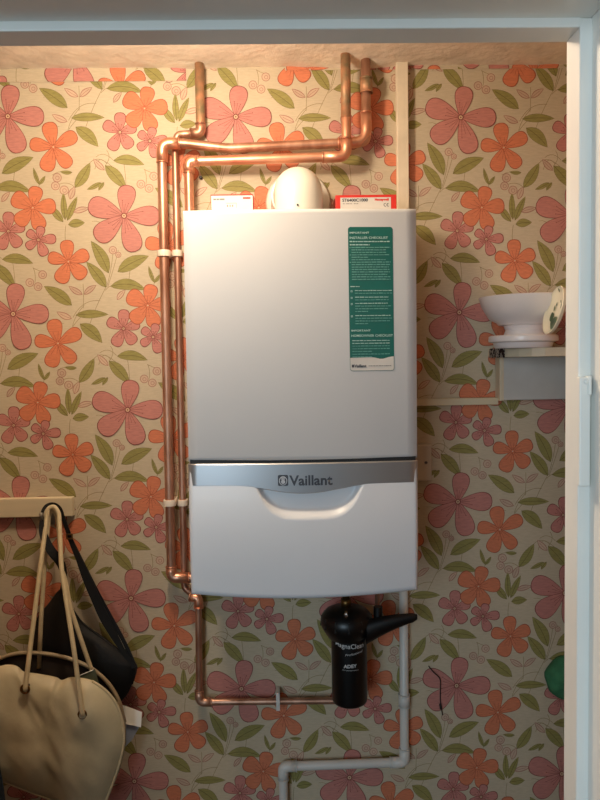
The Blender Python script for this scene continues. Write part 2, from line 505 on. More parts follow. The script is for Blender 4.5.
# architrave on the hall side
box(b, jx2 + .006, jx2 + .07, YH - .02, YH, 0, hz2 + .07, .004); box(b, LX - .08, LX - .017, YH - .02, YH, 0, hz2 + .07, .004)
box(b, LX - .017, jx2 + .006, YH - .02, YH, hz2 + .006, hz2 + .07, .004)
frame = obj('door_1', b, 'gloss', kind='structure')
b = bmesh.new()
box(b, jx, jx2 + .002, -1.03, YF - .0, 0, hz2, .0012); box(b, LX - .012, LX, -1.03, YF, 0, hz2, .0012)
box(b, LX - .001, jx + .001, -1.03, YF, hz, hz2 + .002, .0012)
obj('door_stop', b, 'gloss', frame)
b = bmesh.new()
a, c = P(576, 377, -1.03), P(586.5, 485, -1.03)
box(b, a.x, c.x, -1.0380, -1.029, c.z, a.z, .0012)
box(b, c.x - .003, c.x, -1.040, -1.029, a.z - .016, a.z + .001, .0006)
lathe(b, [(0, .0012), (.0022, .0012), (.0026, 0)], (a.x + .006, -1.0380, a.z - .004), (0, -1, 0), 12)
obj('strike_plate', b, 'gloss', frame)

# ------------------------------------------------------------------ the boiler
BW, BH, BD = 0.44, 0.725, 0.33
tl, tr = P(182, 211, -BD), P(416, 207, -BD); bl, br = P(190, 594, -BD), P(418, 590, -BD)
bx = (tl.x + tr.x + bl.x + br.x) / 4
bz = (bl.z + br.z) / 2; BH = (tl.z + tr.z) / 2 - bz
BW = ((tr.x - tl.x) + (br.x - bl.x)) / 2
tilt = math.atan2(((tl.x - bl.x) + (tr.x - br.x)) / 2, BH)
boiler = thing('boiler', 'white wall-hung gas boiler with silver band hanging among copper pipes', 'boiler', (bx, 0, bz), roty=tilt)
print('BOILER', bx, bz, BW, BH, math.degrees(tilt), 'CEIL', CEIL, 'jamb', jx, jx2, 'head', hz, hz2, 'PROT', math.degrees(PROT), ORG)
H2 = BW / 2


def lz(py, px=300):                         # height on the boiler front for a photo row
    return P(px, py, -BD - .008).z - bz


def bow(x, s=0.012):
    return -BD - s * (1 - (x / H2) ** 2)


zb = lz(462)                                # joint between casing and band


def bowed_box(bm, x0, x1, z0, z1, yb, sag, rad, nx=24, mi=0, bot=None):
    """closed body with a bowed front and rounded front edges; bot(x) may lower the bottom edge"""
    cols = []
    for i in range(nx + 1):
        t = i / nx
        x = x0 + (x1 - x0) * t
        y = -BD - sag * (1 - (2 * t - 1) ** 2)
        cols.append((x, y))
    prof = []                               # (z, setback) from the bottom back to the top back
    k = 5
    for i in range(k + 1):
        a = PI / 2 * i / k; prof.append((0, rad - rad * math.sin(a), rad - rad * math.cos(a)))
    for i in range(k + 1):
        a = PI / 2 * i / k; prof.append((1, rad - rad * math.cos(a), -(rad - rad * math.sin(a))))
    grid = []
    for (x, y) in cols:
        dx = min(x - x0, x1 - x); sb = 0
        if dx < rad: sb = rad - math.sqrt(max(0, rad * rad - (rad - dx) ** 2))
        zz0 = z0 + (bot(x) if bot else 0)
        col = [bm.verts.new((x, yb, zz0))]
        for (e, s, dz) in prof: col.append(bm.verts.new((x, y + max(s, sb), (z1 if e else zz0) + dz)))
        col.append(bm.verts.new((x, yb, z1)))
        grid.append(col)
    for i in range(len(grid) - 1):
        for j in range(len(grid[0]) - 1):
            f = bm.faces.new((grid[i][j], grid[i + 1][j], grid[i + 1][j + 1], grid[i][j + 1])); f.material_index = mi
        f = bm.faces.new((grid[i][0], grid[i][-1], grid[i + 1][-1], grid[i + 1][0])); f.material_index = mi
    for c, rev in ((grid[0], False), (grid[-1], True)):
        f = bm.faces.new(c if rev else c[::-1]); f.material_index = mi


b = bmesh.new(); bowed_box(b, -H2, H2, zb + .002, BH, -.001, .008, .009, 40)
casing = obj('casing', b, 'boiler', boiler, smooth='auto', local=True)
b = bmesh.new(); box(b, -H2 + .012, H2 - .012, -BD + .02, -.002, zb - .03, zb + .01)
bowed_box(b, -H2 + .004, H2 - .004, zb - .003, zb + .006, -.2, .004, .001, 24)
obj('seam', b, 'gap', boiler, local=True)
# chassis behind flap
b = bmesh.new(); box(b, -H2 + .006, H2 - .006, -BD + .045, -.001, .012, zb - .001)
obj('chassis', b, 'flapwhite', boiler, local=True)
# silver band: lower edge dips in the middle
bt = lz(485); bmid = lz(491)
b = bmesh.new()
NXB = 48; rows = []
for i in range(NXB + 1):
    t = i / NXB; x = -H2 + BW * t
    lo = bt - (bt - bmid + .004) * (0.5 + 0.5 * math.cos(min(1, abs(x) / (H2 * .62)) * PI)) + 0.004 * (1 - abs(2 * t - 1)) * 0
    y = bow(x, .012) - .003
    e = H2 - abs(x); y += 0 if e > .006 else (.006 - math.sqrt(max(0, .006 ** 2 - (.006 - e) ** 2)))
    rows.append([b.verts.new((x, y + dy, z)) for (dy, z) in ((.03, lo), (.0015, lo), (0, lo + .0015), (0, (lo + zb) / 2), (0, zb - .003), (.0015, zb - .0015), (.03, zb - .0015))])
for i in range(NXB):
    for j in range(6): b.faces.new((rows[i][j], rows[i + 1][j], rows[i + 1][j + 1], rows[i][j + 1]))
    b.faces.new((rows[i][6], rows[i + 1][6], rows[i + 1][0], rows[i][0]))
b.faces.new(rows[0]); b.faces.new(rows[-1][::-1])
band = obj('trim_band', b, 'silver', boiler, smooth='auto', local=True, label='silver curved band')
# logo on the band
LX0 = P(277.5, 478, -BD - .012).x - bx; LX1 = P(332, 478, -BD - .012).x - bx
lgz = lz(484.5)
t = text_bm('Vaillant', .0265, .0007, .84)
w = max(v.co.x for v in t.verts); em = .0225
sx = (LX1 - LX0 - em) / w
b = bmesh.new()
yl = lambda x: bow(x, .012) - .0034
merge(b, t, 0, lambda c: Vector((LX0 + em + c.x * sx, yl(LX0 + em + c.x * sx), lgz + c.y)))


def rrect(x0, x1, y0, y1, r, n=5):
    out = []
    for cx, cy, a in ((x1 - r, y1 - r, 0), (x0 + r, y1 - r, PI / 2), (x0 + r, y0 + r, PI), (x1 - r, y0 + r, 3 * PI / 2)):
        out += [(cx + r * math.cos(a + PI / 2 * k / n), cy + r * math.sin(a + PI / 2 * k / n)) for k in range(n + 1)]
    return out


def fpoly(bm, pts, y, mi):
    f = bm.faces.new([bm.verts.new((x, y(x) if callable(y) else y, z)) for x, z in pts]); f.material_index = mi


fpoly(b, rrect(LX0, LX0 + .0195, lgz - .001, lgz + .020, .003), yl, 0)
ell = lambda cx, cz, rx, rz, n=18: [(cx + rx * math.cos(2 * PI * k / n), cz + rz * math.sin(2 * PI * k / n)) for k in range(n)]
y2 = lambda x: yl(x) - .0003
y3 = lambda x: yl(x) - .0006
y4 = lambda x: yl(x) - .0009
fpoly(b, ell(LX0 + .0098, lgz + .0088, .0078, .0088), y2, 1)
fpoly(b, ell(LX0 + .0098, lgz + .0085, .0062, .0072), y3, 0)
fpoly(b, ell(LX0 + .0098, lgz + .0068, .0040, .0040), y4, 1)
fpoly(b, ell(LX0 + .0080, lgz + .0128, .0013, .0042), y4, 1); fpoly(b, ell(LX0 + .0114, lgz + .0128, .0013, .0042), y4, 1)
obj('logo', b, ['logo', 'logolight'], band, local=True)
# hinged flap with a scooped grip
ft = zb - .006
b = bmesh.new(); NX, NZ = 150, 120; G = []
sc0, sc1 = P(257, 500, -BD).x - bx, P(361, 500, -BD).x - bx
scx, sch = (sc0 + sc1) / 2, (sc1 - sc0) / 2
ztop = lz(486); zlip = lz(516)


def flap_pt(x, z):
    y = bow(x, .012)
    y -= .006 * math.sin(PI * max(0, min(1, (z / ft))))           # slight belly
    lip = zlip + (ztop - zlip) * min(1.0, abs((x - scx) / sch)) ** 4.2   # lower edge of the scoop
    d = z - lip
    if abs(x - scx) < sch * 1.12 and d > -.006:
        k = max(0, min(1, (d + .006) / .022)); k = k * k * (3 - 2 * k)
        side = max(0, min(1, (sch * 1.08 - abs(x - scx)) / (sch * .22))); side = side * side * (3 - 2 * side)
        y += .015 * k * side
    return y


def flap_bot(x): return -.002 - .009 * (1 - (x / H2) ** 2)


for i in range(NX + 1):
    x = -H2 + BW * i / NX; e = H2 - abs(x); col = []
    sb = 0 if e > .008 else .008 - math.sqrt(max(0, .008 ** 2 - (.008 - e) ** 2))
    zbot = flap_bot(x)
    col.append(b.verts.new((x, -BD + .05, zbot)))
    for j in range(5):
        a = PI / 2 * j / 5; col.append(b.verts.new((x, flap_pt(x, 0) + max(sb, .01 - .01 * math.sin(a)), zbot + .01 - .01 * math.cos(a))))
    for j in range(NZ + 1):
        z = zbot + .01 + (ft - zbot - .01) * j / NZ; col.append(b.verts.new((x, flap_pt(x, z) + sb, z)))
    col.append(b.verts.new((x, -BD + .05, ft)))
    G.append(col)
for i in range(NX):
    for j in range(len(G[0]) - 1): b.faces.new((G[i][j], G[i + 1][j], G[i + 1][j + 1], G[i][j + 1]))
    b.faces.new((G[i][-1], G[i + 1][-1], G[i + 1][0], G[i][0]))
b.faces.new(G[0]); b.faces.new(G[-1][::-1])
flap = obj('flap', b, 'flapwhite', boiler, smooth='auto', local=True, label='white hinged flap with scooped grip')
# checklist sticker
s0, s1 = P(346.5, 227, -BD - .005), P(391.5, 371, -BD - .005)
sx0, sx1 = s0.x - bx, P(391.5, 228, -BD - .005).x - bx
sz1, sz0 = s0.z - bz, P(349, 371, -BD - .005).z - bz
yc = lambda x: -BD - .008 * (1 - (x / H2) ** 2) - .0005
SHX = lambda z: (sz1 - z) * 0.006
b = bmesh.new()


def spoly(bm, pts, off, mi): fpoly(bm, [(x + SHX(z), z) for x, z in pts], lambda x: yc(x) - off, mi)


def srect(bm, x0, x1, z0, z1, off, mi, n=1):
    spoly(bm, [(x0, z0), (x1, z0), (x1, z1), (x0, z1)], off, mi)


spoly(b, rrect(sx0, sx1, sz0, sz1, .005), 0, 0)
wv = sz0 + .026
top = [(sx0 + .0007 + (sx1 - sx0 - .0014) * t, wv - .004 * math.exp(-((t - .72) / .14) ** 2) + .002 * (t - .5)) for t in [i / 16 for i in range(17)]]
up = [q for q in rrect(sx0, sx1, sz0, sz1, .005) if q[1] > wv]
low = [q for q in rrect(sx0 + .0007, sx1 - .0007, sz0 + .0008, sz1, .0045) if q[1] < wv - .006]
spoly(b, low + [(x, z) for x, z in top[::-1]], .0003, 2)
sticker = obj('sticker', b, ['teal', 'tealtext', 'labelwhite'], boiler, local=True, label='teal checklist sticker')
b = bmesh.new(); SW = sx1 - sx0
srow = lambda py: P(349, py, -BD - .005).z - bz


def stext(s, x, py, h, wid, bold=.0001, mi=0):
    t = text_bm(s, h * 1.38, bold); w = max(v.co.x for v in t.verts); z = srow(py)
    merge(b, t, mi, lambda c: Vector((x + c.x * wid / w + SHX(z), yc(x + c.x * wid / w) - .0007, z + c.y)))


stext('IMPORTANT', sx0 + .0025, 233.8, .0036, SW * .44)
stext('INSTALLER CHECKLIST', sx0 + .0025, 239.0, .0044, SW * .86)
stext('IMPORTANT', sx0 + .003, 331.5, .0036, SW * .44)
stext('HOMEOWNER CHECKLIST', sx0 + .003, 336.8, .0044, SW * .94)
rl = random.Random(8)


def fine(py, x0, x1, h, mi):
    x = x0; z = srow(py)
    while x < x1:
        wd = min(rl.uniform(.003, .010), x1 - x)
        srect(b, x, x + wd, z, z + h * rl.uniform(.75, 1.15), .0007, mi); x += wd + .0011


for py, e in ((242.2, .93), (245.4, .48)): fine(py, sx0 + .003, sx0 + SW * e, .0019, 0)
yrow = 248.0; k = 0
while yrow < 282:
    short = .45 if k in (4, 14) else rl.uniform(.82, .95)
    fine(yrow, sx0 + .006, sx0 + SW * short, .0017, 1)
    if k in (0, 3, 6): srect(b, sx0 + .0028, sx0 + .0040, srow(yrow), srow(yrow) + .0012, .0007, 0)
    yrow += 2.45; k += 1
fine(287.0, sx0 + .003, sx0 + SW * .24, .0016, 0)
for grp, n in ((291, 2), (297.6, 2), (303.8, 4), (316, 4)):
    z = srow(grp + 1.2)
    srect(b, sx0 + .0035, sx0 + .0068, z, z + .0034, .0007, 0); srect(b, sx0 + .0043, sx0 + .0060, z + .0008, z + .0026, .0010, 2)
    for q in range(n): fine(grp + q * 2.7, sx0 + .0115, sx0 + SW * (rl.uniform(.86, .97) if q < n - 1 or n == 2 else .42), .0014, 0 if q == 0 else 1)
for q in range(7): fine(341 + q * 2.7, sx0 + .005, sx0 + SW * (.9 if q not in (4, 6) else .5), .0014, 0 if q < 2 else 1)
stext('Vaillant', sx0 + .0085, 367.3, .0056, SW * .27, .0003, 3)
srect(b, sx0 + .0035, sx0 + .0078, srow(367.3), srow(367.3) + .0052, .0007, 3)
x = sx0 + SW * .42
while x < sx1 - .006:
    wd = rl.uniform(.002, .006); srect(b, x, min(x + wd, sx1 - .005), srow(366.3), srow(366.3) + .0012, .0007, 4); x += wd + .0009
obj('sticker_print', b, ['tealtext', 'tealfine', 'teal', 'logo', 'greyink'], sticker, local=True)
# flue elbow on top
fcx = P(297.5, 190, -.17).x - bx; fy = -.17
ftop = P(297, 160.5, -.17 - .03).z - bz
R = .0505
b = bmesh.new()
lathe(b, [(R * 1.22, BH - .001), (R * 1.22, BH + .008), (R * 1.02, BH + .012), (R, BH + .02)], (fcx, fy, 0), n=48)
hub = ftop - R
pth = fillet([(fcx, fy, BH + .015), (fcx, fy, hub), (fcx - .012, -.008, hub + .003)], .062, 14)
tube(b, pth, R, 48)
lathe(b, [(R, 0), (R * 1.07, .001), (R * 1.07, .022), (R, .023)], (fcx - .0045, -.105, hub + .001), (0, 1, 0), 48)
lathe(b, [(.0, 0), (.0022, 0), (.0022, -.0018), (0, -.002)], (fcx - .004, fy - R - .0005, P(297, 205, fy - R).z - bz), (0, 1, 0), 10, 1)
flue = obj('flue_elbow', b, ['flue', 'logo'], boiler, smooth='auto', local=True, label='white domed flue elbow')
b = bmesh.new()
cc = P(297, 203, -.01); rc = (P(297, 200, -.012) - P(264.5, 200, -.012)).length
lathe(b, [(R * .9, -.001), (rc, -.001), (rc, .006), (rc * .96, .012), (R * 1.05, .020), (R, .020)], (cc.x - bx, 0, cc.z - bz), (0, -1, 0), 48)
obj('wall_collar', b, 'flue', flue, smooth='auto', local=True)
# vent stubs under the boiler
for (px, r, ln) in ((225, .012, .02), (262, .009, .015), (300, .012, .02), (392, .009, .02)):
    b = bmesh.new(); q = P(px, 560, -.12)
    tube(b, [(q.x - bx, -.12, .014), (q.x - bx, -.12, -ln)], r, 14)
    obj('connection', b, 'brass', boiler, local=True)

# ------------------------------------------------------------------ boxes on top of the boiler
ztop = bz + BH


def carton(px0, px1, pyt, Y, label, body, art):
    a, c = P(px0, pyt, Y), P(px1, pyt, Y); zt = (a.z + c.z) / 2
    t = thing('carton', label, 'box', ((a.x + c.x) / 2, Y + .03, ztop), 'cartons on the boiler')
    b = bmesh.new(); box(b, a.x, c.x, Y, Y + .06, ztop, zt, .0008)
    obj('box_body', b, body, t)
    b = bmesh.new(); art(b, a.x, c.x, zt, Y)
    obj('front_print', b, ['labelwhite', 'greyink', 'redink', 'logo'], t)


def rct(b, x0, x1, z0, z1, y, mi): fpoly(b, [(x0, z0), (x1, z0), (x1, z1), (x0, z1)], y, mi)


def art_left(b, x0, x1, zt, Y):
    rct(b, x0 + .0015, x1 - .001, ztop + .002, zt - .003, Y - .0003, 0)
    z = zt - .012
    for k, (u0, u1) in enumerate(((.06, .13), (.14, .2), (.21, .33))): rct(b, x0 + (x1 - x0) * u0, x0 + (x1 - x0) * u1, z, z + .0035, Y - .0006, 1)
    rct(b, x0 + (x1 - x0) * .76, x0 + (x1 - x0) * .94, z + .002, z + .0055, Y - .0006, 2)
    rct(b, x0 + (x1 - x0) * .36, x0 + (x1 - x0) * .6, z - .007, z - .0062, Y - .0006, 1); rct(b, x0 + (x1 - x0) * .6, x0 + (x1 - x0) * .608, z - .016, z - .0062, Y - .0006, 1)
    for k in range(3): rct(b, x0 + (x1 - x0) * (.38 + .06 * k), x0 + (x1 - x0) * (.41 + .06 * k), z - .014, z - .010, Y - .0006, 1)


def art_right(b, x0, x1, zt, Y):
    rct(b, x0 + .010, x1 - .012, ztop + .002, zt - .0055, Y - .0003, 0)
    t = text_bm('ST6400C1000', .0088, .0003); w = max(v.co.x for v in t.verts); z = zt - .0138
    k = (x1 - x0) * .42 / w
    merge(b, t, 3, lambda c: Vector((x0 + .014 + c.x * k, Y - .0006, z + c.y)))
    t = text_bm('Honeywell', .006, .0004); w = max(v.co.x for v in t.verts); k2 = (x1 - x0) * .23 / w
    merge(b, t, 2, lambda c: Vector((x1 - .046 + c.x * k2, Y - .0006, z + .0015 + c.y)))
    for g, ox in ((0, 0), (1, .006)):                      # CE mark
        n = 12; cx, cz, r = x1 - .024 + ox, zt - .0215, .0035
        for q in range(n):
            a0, a1 = PI * .35 + PI * 1.3 * q / n, PI * .35 + PI * 1.3 * (q + 1) / n
            fpoly(b, [(cx + r * math.cos(a0), cz + r * math.sin(a0)), (cx + r * math.cos(a1), cz + r * math.sin(a1)), (cx + (r - .0011) * math.cos(a1), cz + (r - .0011) * math.sin(a1)), (cx + (r - .0011) * math.cos(a0), cz + (r - .0011) * math.sin(a0))], Y - .0006, 3)
        if g: rct(b, cx - r, cx, cz - .0005, cz + .0005, Y - .0006, 3)
    q = 0
    for u in (.12, .17, .2, .24, .3, .34): rct(b, x0 + (x1 - x0) * u, x0 + (x1 - x0) * (u + .028), z - .0052, z - .0038, Y - .0006, 1)


carton(210.5, 253.0, 194.2, -.18, 'small white carton with thin red edge left of the white flue elbow', ['redink'], art_left)
carton(335.5, 396.5, 194.8, -.17, 'red and white carton with CE mark right of the white flue elbow', ['redink'], art_right)

# ------------------------------------------------------------------ copper pipes
cu = 'copper central heating pipes'


def joint(name, pts, r, parent, m_='copper', rad=.02):
    """an elbow or coupling: a slightly fatter sleeve with raised rims"""
    b = bmesh.new(); f = fillet(pts, rad, 8)
    tube(b, f, r, 18)
    for e, e2 in ((f[0], f[1]), (f[-1], f[-2])):
        d = (e2 - e).normalized(); tube(b, [e, e + d * .0025], r + .0009, 18)
    return obj(name, b, m_, parent)


def P2(px, py, Y): return P(px, py, Y)


YA, YB, YC = -.036, -.0125, -.060
# run A: left-most riser
Ar = P(366, 100, YA).x
A = [Vector((Ar, YA, CEIL + .01)), P(366.5, 142, YA), P(228, 148.5, YA), P(182, 143.2, YA), P(162, 143.2, YA), P(162, 165, YA), P(171.5, 577.5, YA)]
A[1].x = Ar
A += [P(214, 578, YA - .0), ]
A.append(Vector((A[-1].x, YA - .03, bz + .02)))
pa = thing('copper_pipe', 'copper pipe down the outermost left side, turning along the upper of two top runs', 'pipe', A[6], cu)
b = bmesh.new(); tube(b, fillet(A, .016, 8), .0108, 20)
obj('tube', b, 'tarnish', pa)
joint('elbow', [P(166 + 14, 143.4, YA), P(162, 143.2, YA), P(162.3, 163, YA)], .0128, pa, rad=.019)
joint('elbow', [P(338, 143.3, YA), A[1], P(366, 112, YA)], .0125, pa, rad=.028)
joint('coupling', [P(366.3, 78, YA), P(366.4, 93, YA)], .0142, pa, 'oldcopper')
joint('elbow', [P(171, 566, YA), A[6], P(190, 577.6, YA)], .0125, pa, rad=.017)
# run B: middle riser with the offset from the ceiling
B = [Vector((P(200, 100, YB - .01).x, YB - .01, CEIL + .01)), P(200, 133, YB - .01), P(177, 134.5, YB), P(175, 150, YB), P(184.5, 588, YB - .004), P(198.5, 598.5, -.03), P(199.3, 702, -.03), P(350, 700.5, -.03), P(350, 672, -.03)]
B[1].x = B[0].x
B.append(Vector((B[-1].x, -.075, B[-1].z)))
pb = thing('copper_pipe', 'thin copper pipe between the two thicker risers, dropping below the boiler to the black filter', 'pipe', B[6], cu)
b = bmesh.new(); tube(b, fillet(B[1:3] + B[2:], .010, 8)[0:0] or fillet([B[1] + (B[2] - B[1]) * .15] + B[2:], .010, 8), .0080, 18)
obj('tube', b, 'tarnish', pb)
b = bmesh.new(); tube(b, fillet([B[0], B[1], B[1] + (B[2] - B[1]) * .3], .009, 8), .0104, 18)
obj('ceiling_drop', b, 'oldcopper', pb, label='paint-stained drop from ceiling')
joint('elbow', [B[1] + (B[0] - B[1]).normalized() * .022, B[1], B[1] + (B[2] - B[1]) * .42], .0115, pb, 'tarnish', .016)
joint('elbow', [P(190, 596.5, -.026), P(198.5, 598.0, -.03), P(198.7, 608, -.03)], .0112, pb, 'copper', .012)
joint('elbow', [P(199.2, 690, -.03), B[6], P(212, 702, -.03)], .0105, pb, 'tarnish', .014)
# run C: inner riser beside the boiler
Cx = P(346, 100, YC).x
C = [Vector((Cx, YC, CEIL + .01)), P(346, 156.5, YC), P(188.5, 161.5, YC + .012), P(189.5, 205, YC + .02)]
C[1].x = Cx
C += [Vector((C[-1].x, YC + .02, bz - .02)), Vector((C[-1].x + .09, YC + .02, bz - .02)), Vector((C[-1].x + .09, YC, bz + .02))]
pc = thing('copper_pipe', 'copper pipe on the lower of the two top runs, dropping close beside the boiler', 'pipe', C[4], cu)
b = bmesh.new(); tube(b, fillet(C, .022, 8), .0108, 20)
obj('tube', b, 'copper', pc)
joint('elbow', [P(199, 161, YC + .012), C[2], P(188.7, 173, YC + .014)], .0126, pc, rad=.018)
joint('elbow', [P(322, 157.4, YC), C[1], P(346, 138, YC)], .0122, pc, rad=.032)
b = bmesh.new(); tube(b, [Vector((Cx, YC, CEIL + .005)), P(346, 118, YC)], .0112, 18)
obj('stained_length', b, 'oldcopper', pc, label='paint-stained length below ceiling')
# short tails under the boiler
for px, py, Yt, lb in ((346, 611, -.10, 'short dark pipe tail dropping from the boiler into the black filter'), (377.5, 618, -.07, 'thin copper tail below the boiler behind the black lever')):
    b = bmesh.new(); q = P(px, py, Yt)
    tube(b, [Vector((q.x, Yt, bz + .02)), q], .0085 if px < 360 else .006, 16)
    tube(b, [Vector((q.x, Yt, q.z + .028)), Vector((q.x, Yt, q.z + .012))], .0125 if px < 360 else .009, 6 if px < 360 else 14)
    obj('pipe_tail', b, 'brass' if px < 360 else 'tarnish', label=lb, cat='pipe', group='tails under the boiler')


def clip(px, py, Y, r, label):
    q = P(px, py, Y)
    b = bmesh.new()
    ro = r + .0038
    lathe(b, [(r + .0004, -.007), (ro, -.007), (ro + .0003, -.006), (ro + .0003, .006), (ro, .007), (r + .0004, .007), (r + .0004, -.007)], (q.x, q.y, q.z), n=28)
    box(b, q.x - ro * .95, q.x + ro * .95, q.y + r + .0008, 0.0, q.z - .007, q.z + .007, .001)
    obj('pipe_clip', b, 'clip', label=label, cat='clip', group='white pipe clips', smooth='auto')


def ax(pts, py, a, b_):                    # where a riser is at a photo row
    t = (py - a[1]) / (b_[1] - a[1]); return a[0] + (b_[0] - a[0]) * t


clip(ax(None, 253.5, (162, 165), (171.5, 577.5)), 253.5, YA, .0108, 'upper white clip on the outermost left copper pipe')
clip(ax(None, 253.5, (175, 150), (184.5, 588)), 253.5, YB - .001, .0080, 'upper white clip on the thin middle copper pipe')
clip(ax(None, 502.5, (162, 165), (171.5, 577.5)), 502.5, YA, .0108, 'lower white clip on the outermost left copper pipe')
clip(ax(None, 502.5, (175, 150), (184.5, 588)), 502.5, YB - .003, .0080, 'lower white clip on the thin middle copper pipe')
q = P(278, 700, -.03); b = bmesh.new()
lathe(b, [(.0084, -.0045), (.0112, -.0045), (.0112, .0045), (.0084, .0045), (.0084, -.0045)], q, (1, 0, 0), 24)
box(b, q.x - .0045, q.x + .0045, -.041, -.0385, q.z - .0215, q.z + .0215, .0008); box(b, q.x - .0045, q.x + .0045, -.021, 0, q.z - .0085, q.z + .0085)
box(b, q.x - .0045, q.x + .0045, -.0405, 0, q.z + .012, q.z + .0205, .0008)
obj('pipe_clip', b, 'pvc', label='white clip holding the low horizontal copper pipe under the boiler', cat='clip', group='white pipe clips', smooth='auto')
# screw in the wall below the pipes
b = bmesh.new(); q = P(201, 178, 0)
lathe(b, [(.004, 0.002), (.004, .006), (.0025, .008), (0, .008)], (q.x, 0, q.z), (0, -1, 0), 14)
obj('wall_screw', b, 'wire', label='small dark screw in the wallpaper beside the left carton', cat='screw', smooth='auto')

# ------------------------------------------------------------------ trunking, white waste pipe, blank plate
a, c = P(396.4, 66, -.018), P(408.2, 66, -.018)
b = bmesh.new(); lo = P(402, 470, -.018)
box(b, a.x, c.x, -.018, -.0005, 1.33, CEIL + .002, .0012); box(b, a.x + .001, c.x - .001, -.0192, -.017, 1.33, CEIL + .002, .0006)
obj('cable_trunking', b, 'trunk', label='cream plastic trunking running from ceiling to behind the boiler', cat='trunking')
yw = -.022
w0, w1, w2, w3 = P(403.5, 560, yw), P(404.5, 762, yw), P(283, 766.5, yw), P(283.5, 835, yw)
wz = (w1.z + w2.z) / 2
wp_ = thing('waste_pipe', 'white plastic waste pipe stepping down below the boiler', 'pipe', (w1.x, yw, 0.0))
b = bmesh.new(); tube(b, fillet([Vector((w0.x, yw, bz + .01)), w1, w2, Vector((w2.x, yw, 0.0))], .012, 6), .0108, 20)
obj('tube', b, 'pvc', wp_)
joint('elbow', [P(404.4, 748, yw), w1, P(390, 762.6, yw)], .0127, wp_, 'pvc', .012)
joint('elbow', [P(297, 766, yw), w2, P(283.4, 780, yw)], .0127, wp_, 'pvc', .012)
joint('coupling', [P(404.1, 694, yw), P(404.1, 707, yw)], .0135, wp_, 'pvc')
a, c = P(431.5, 444, -.02), P(431.5, 481, -.02)
t = thing('blanking_plate', 'square grey blank electrical plate at right edge of the boiler', 'wall plate', (a.x - .043, 0, c.z))
b = bmesh.new(); box(b, a.x - .086, a.x, -.022, -.0005, c.z, a.z, .003)
obj('plate_body', b, 'plate', t)
b = bmesh.new(); q = P(426, 462.5, -.022); lathe(b, [(.0038, 0), (.0036, .0012), (0, .0014)], (q.x, -.022, q.z), (0, -1, 0), 12); box(b, q.x - .003, q.x + .003, -.0238, -.0230, q.z - .0005, q.z + .0005, mi=1)
obj('screw', b, ['greyink', 'wire'], t)

# ------------------------------------------------------------------ magnetic filter
yf = -.105
f0, f1 = P(331.5, 660, yf), P(367, 660, yf); rf = (f1.x - f0.x) / 2; fx = (f0.x + f1.x) / 2
fz0, fz1 = P(349, 702, yf).z, P(349, 634, yf).z
zt = P(346, 606, yf).z
flt = thing('magnetic_filter', 'black canister water filter with side lever under the boiler', 'filter', (fx, yf, fz0))
b = bmesh.new()
lathe(b, [(0, fz0), (rf * .8, fz0), (rf * .95, fz0 + .004), (rf, fz0 + .010), (rf, fz1 - .002), (rf * 1.0, fz1 + .004), (0, fz1 + .004)], (fx, yf, 0), n=48)
can = obj('canister', b, 'black', flt, smooth='auto')
hx0 = P(320.5, 625, yf).x; hx1 = P(373, 625, yf).x; hc = (hx0 + hx1) / 2; hr = (hx1 - hx0) / 2
b = bmesh.new(); hh = zt - fz1
lathe(b, [(0, fz1 - .006), (rf * 1.02, fz1 - .006), (hr * .84, fz1 + hh * .10), (hr * .97, fz1 + hh * .32), (hr, fz1 + hh * .5), (hr * .95, fz1 + hh * .68), (hr * .78, fz1 + hh * .86), (hr * .5, fz1 + hh * .97), (0, zt)], (hc, yf, 0), n=48)
for k in range(12):
    a = 2 * PI * k / 12; tube(b, [Vector((hc + hr * .98 * math.cos(a), yf + hr * .98 * math.sin(a), fz1 + hh * .34)), Vector((hc + hr * .93 * math.cos(a), yf + hr * .93 * math.sin(a), fz1 + hh * .7))], .0022, 8)
obj('cap', b, 'black', flt, smooth='auto')
b = bmesh.new(); q = P(346, 614.5, yf - hr * .93)
tube(b, [q + Vector((0, .014, -.004)), q + Vector((0, -.004, 0))], .004, 14)
tube(b, [q + Vector((0, -.003, .008)), q + Vector((0, -.003, -.008))], .0028, 12)
obj('bleed_screw', b, 'chrome', flt, label='bright bleed screw')
b = bmesh.new()
L0, L1 = P(366, 630.5, yf - .03), P(417, 616.5, yf - .03)
st_ = []
for i in range(14):
    t = i / 13; p = L0.lerp(L1, t); p.z += .004 * math.sin(PI * t); hgt = .021 * (1 - t) ** 1.1 + .0105 + (-.004 if i == 13 else 0); wd = .010 * (1 - t) + .006
    st_.append([b.verts.new(p + Vector((0, wd * math.cos(2 * PI * k / 12), hgt * .9 * math.sin(2 * PI * k / 12) - hgt * .12))) for k in range(12)])
for i in range(13):
    for k in range(12): b.faces.new((st_[i][k], st_[i][(k + 1) % 12], st_[i + 1][(k + 1) % 12], st_[i + 1][k]))
b.faces.new(st_[0]); b.faces.new(st_[-1][::-1])
q = P(378, 609, yf - .02); tube(b, [q + Vector((0, 0, -.024)), q + Vector((0, 0, .006))], .010, 14)
obj('lever', b, 'black', flt, smooth='auto')
b = bmesh.new(); tube(b, [Vector((fx, yf + .02, zt - .03)), Vector((fx, -.02, zt - .03))], .011, 14)
obj('port', b, 'brass', flt)


def ctext(b, s, size, bold, px, py, wid, sl=0.0, arc=0.0, shear=0.0):
    t = text_bm(s, size, bold, shear=shear); w = max(v.co.x for v in t.verts); q = P(px, py, yf - rf); k = wid / w

    def fn(c):
        u = c.x * k - wid / 2; xx = q.x + u - fx; an = xx / rf
        return Vector((fx + (rf + .0006) * math.sin(an), yf - (rf + .0006) * math.cos(an), q.z + c.y + sl * u + arc * (1 - (2 * u / wid) ** 2)))
    merge(b, t, 0, fn)


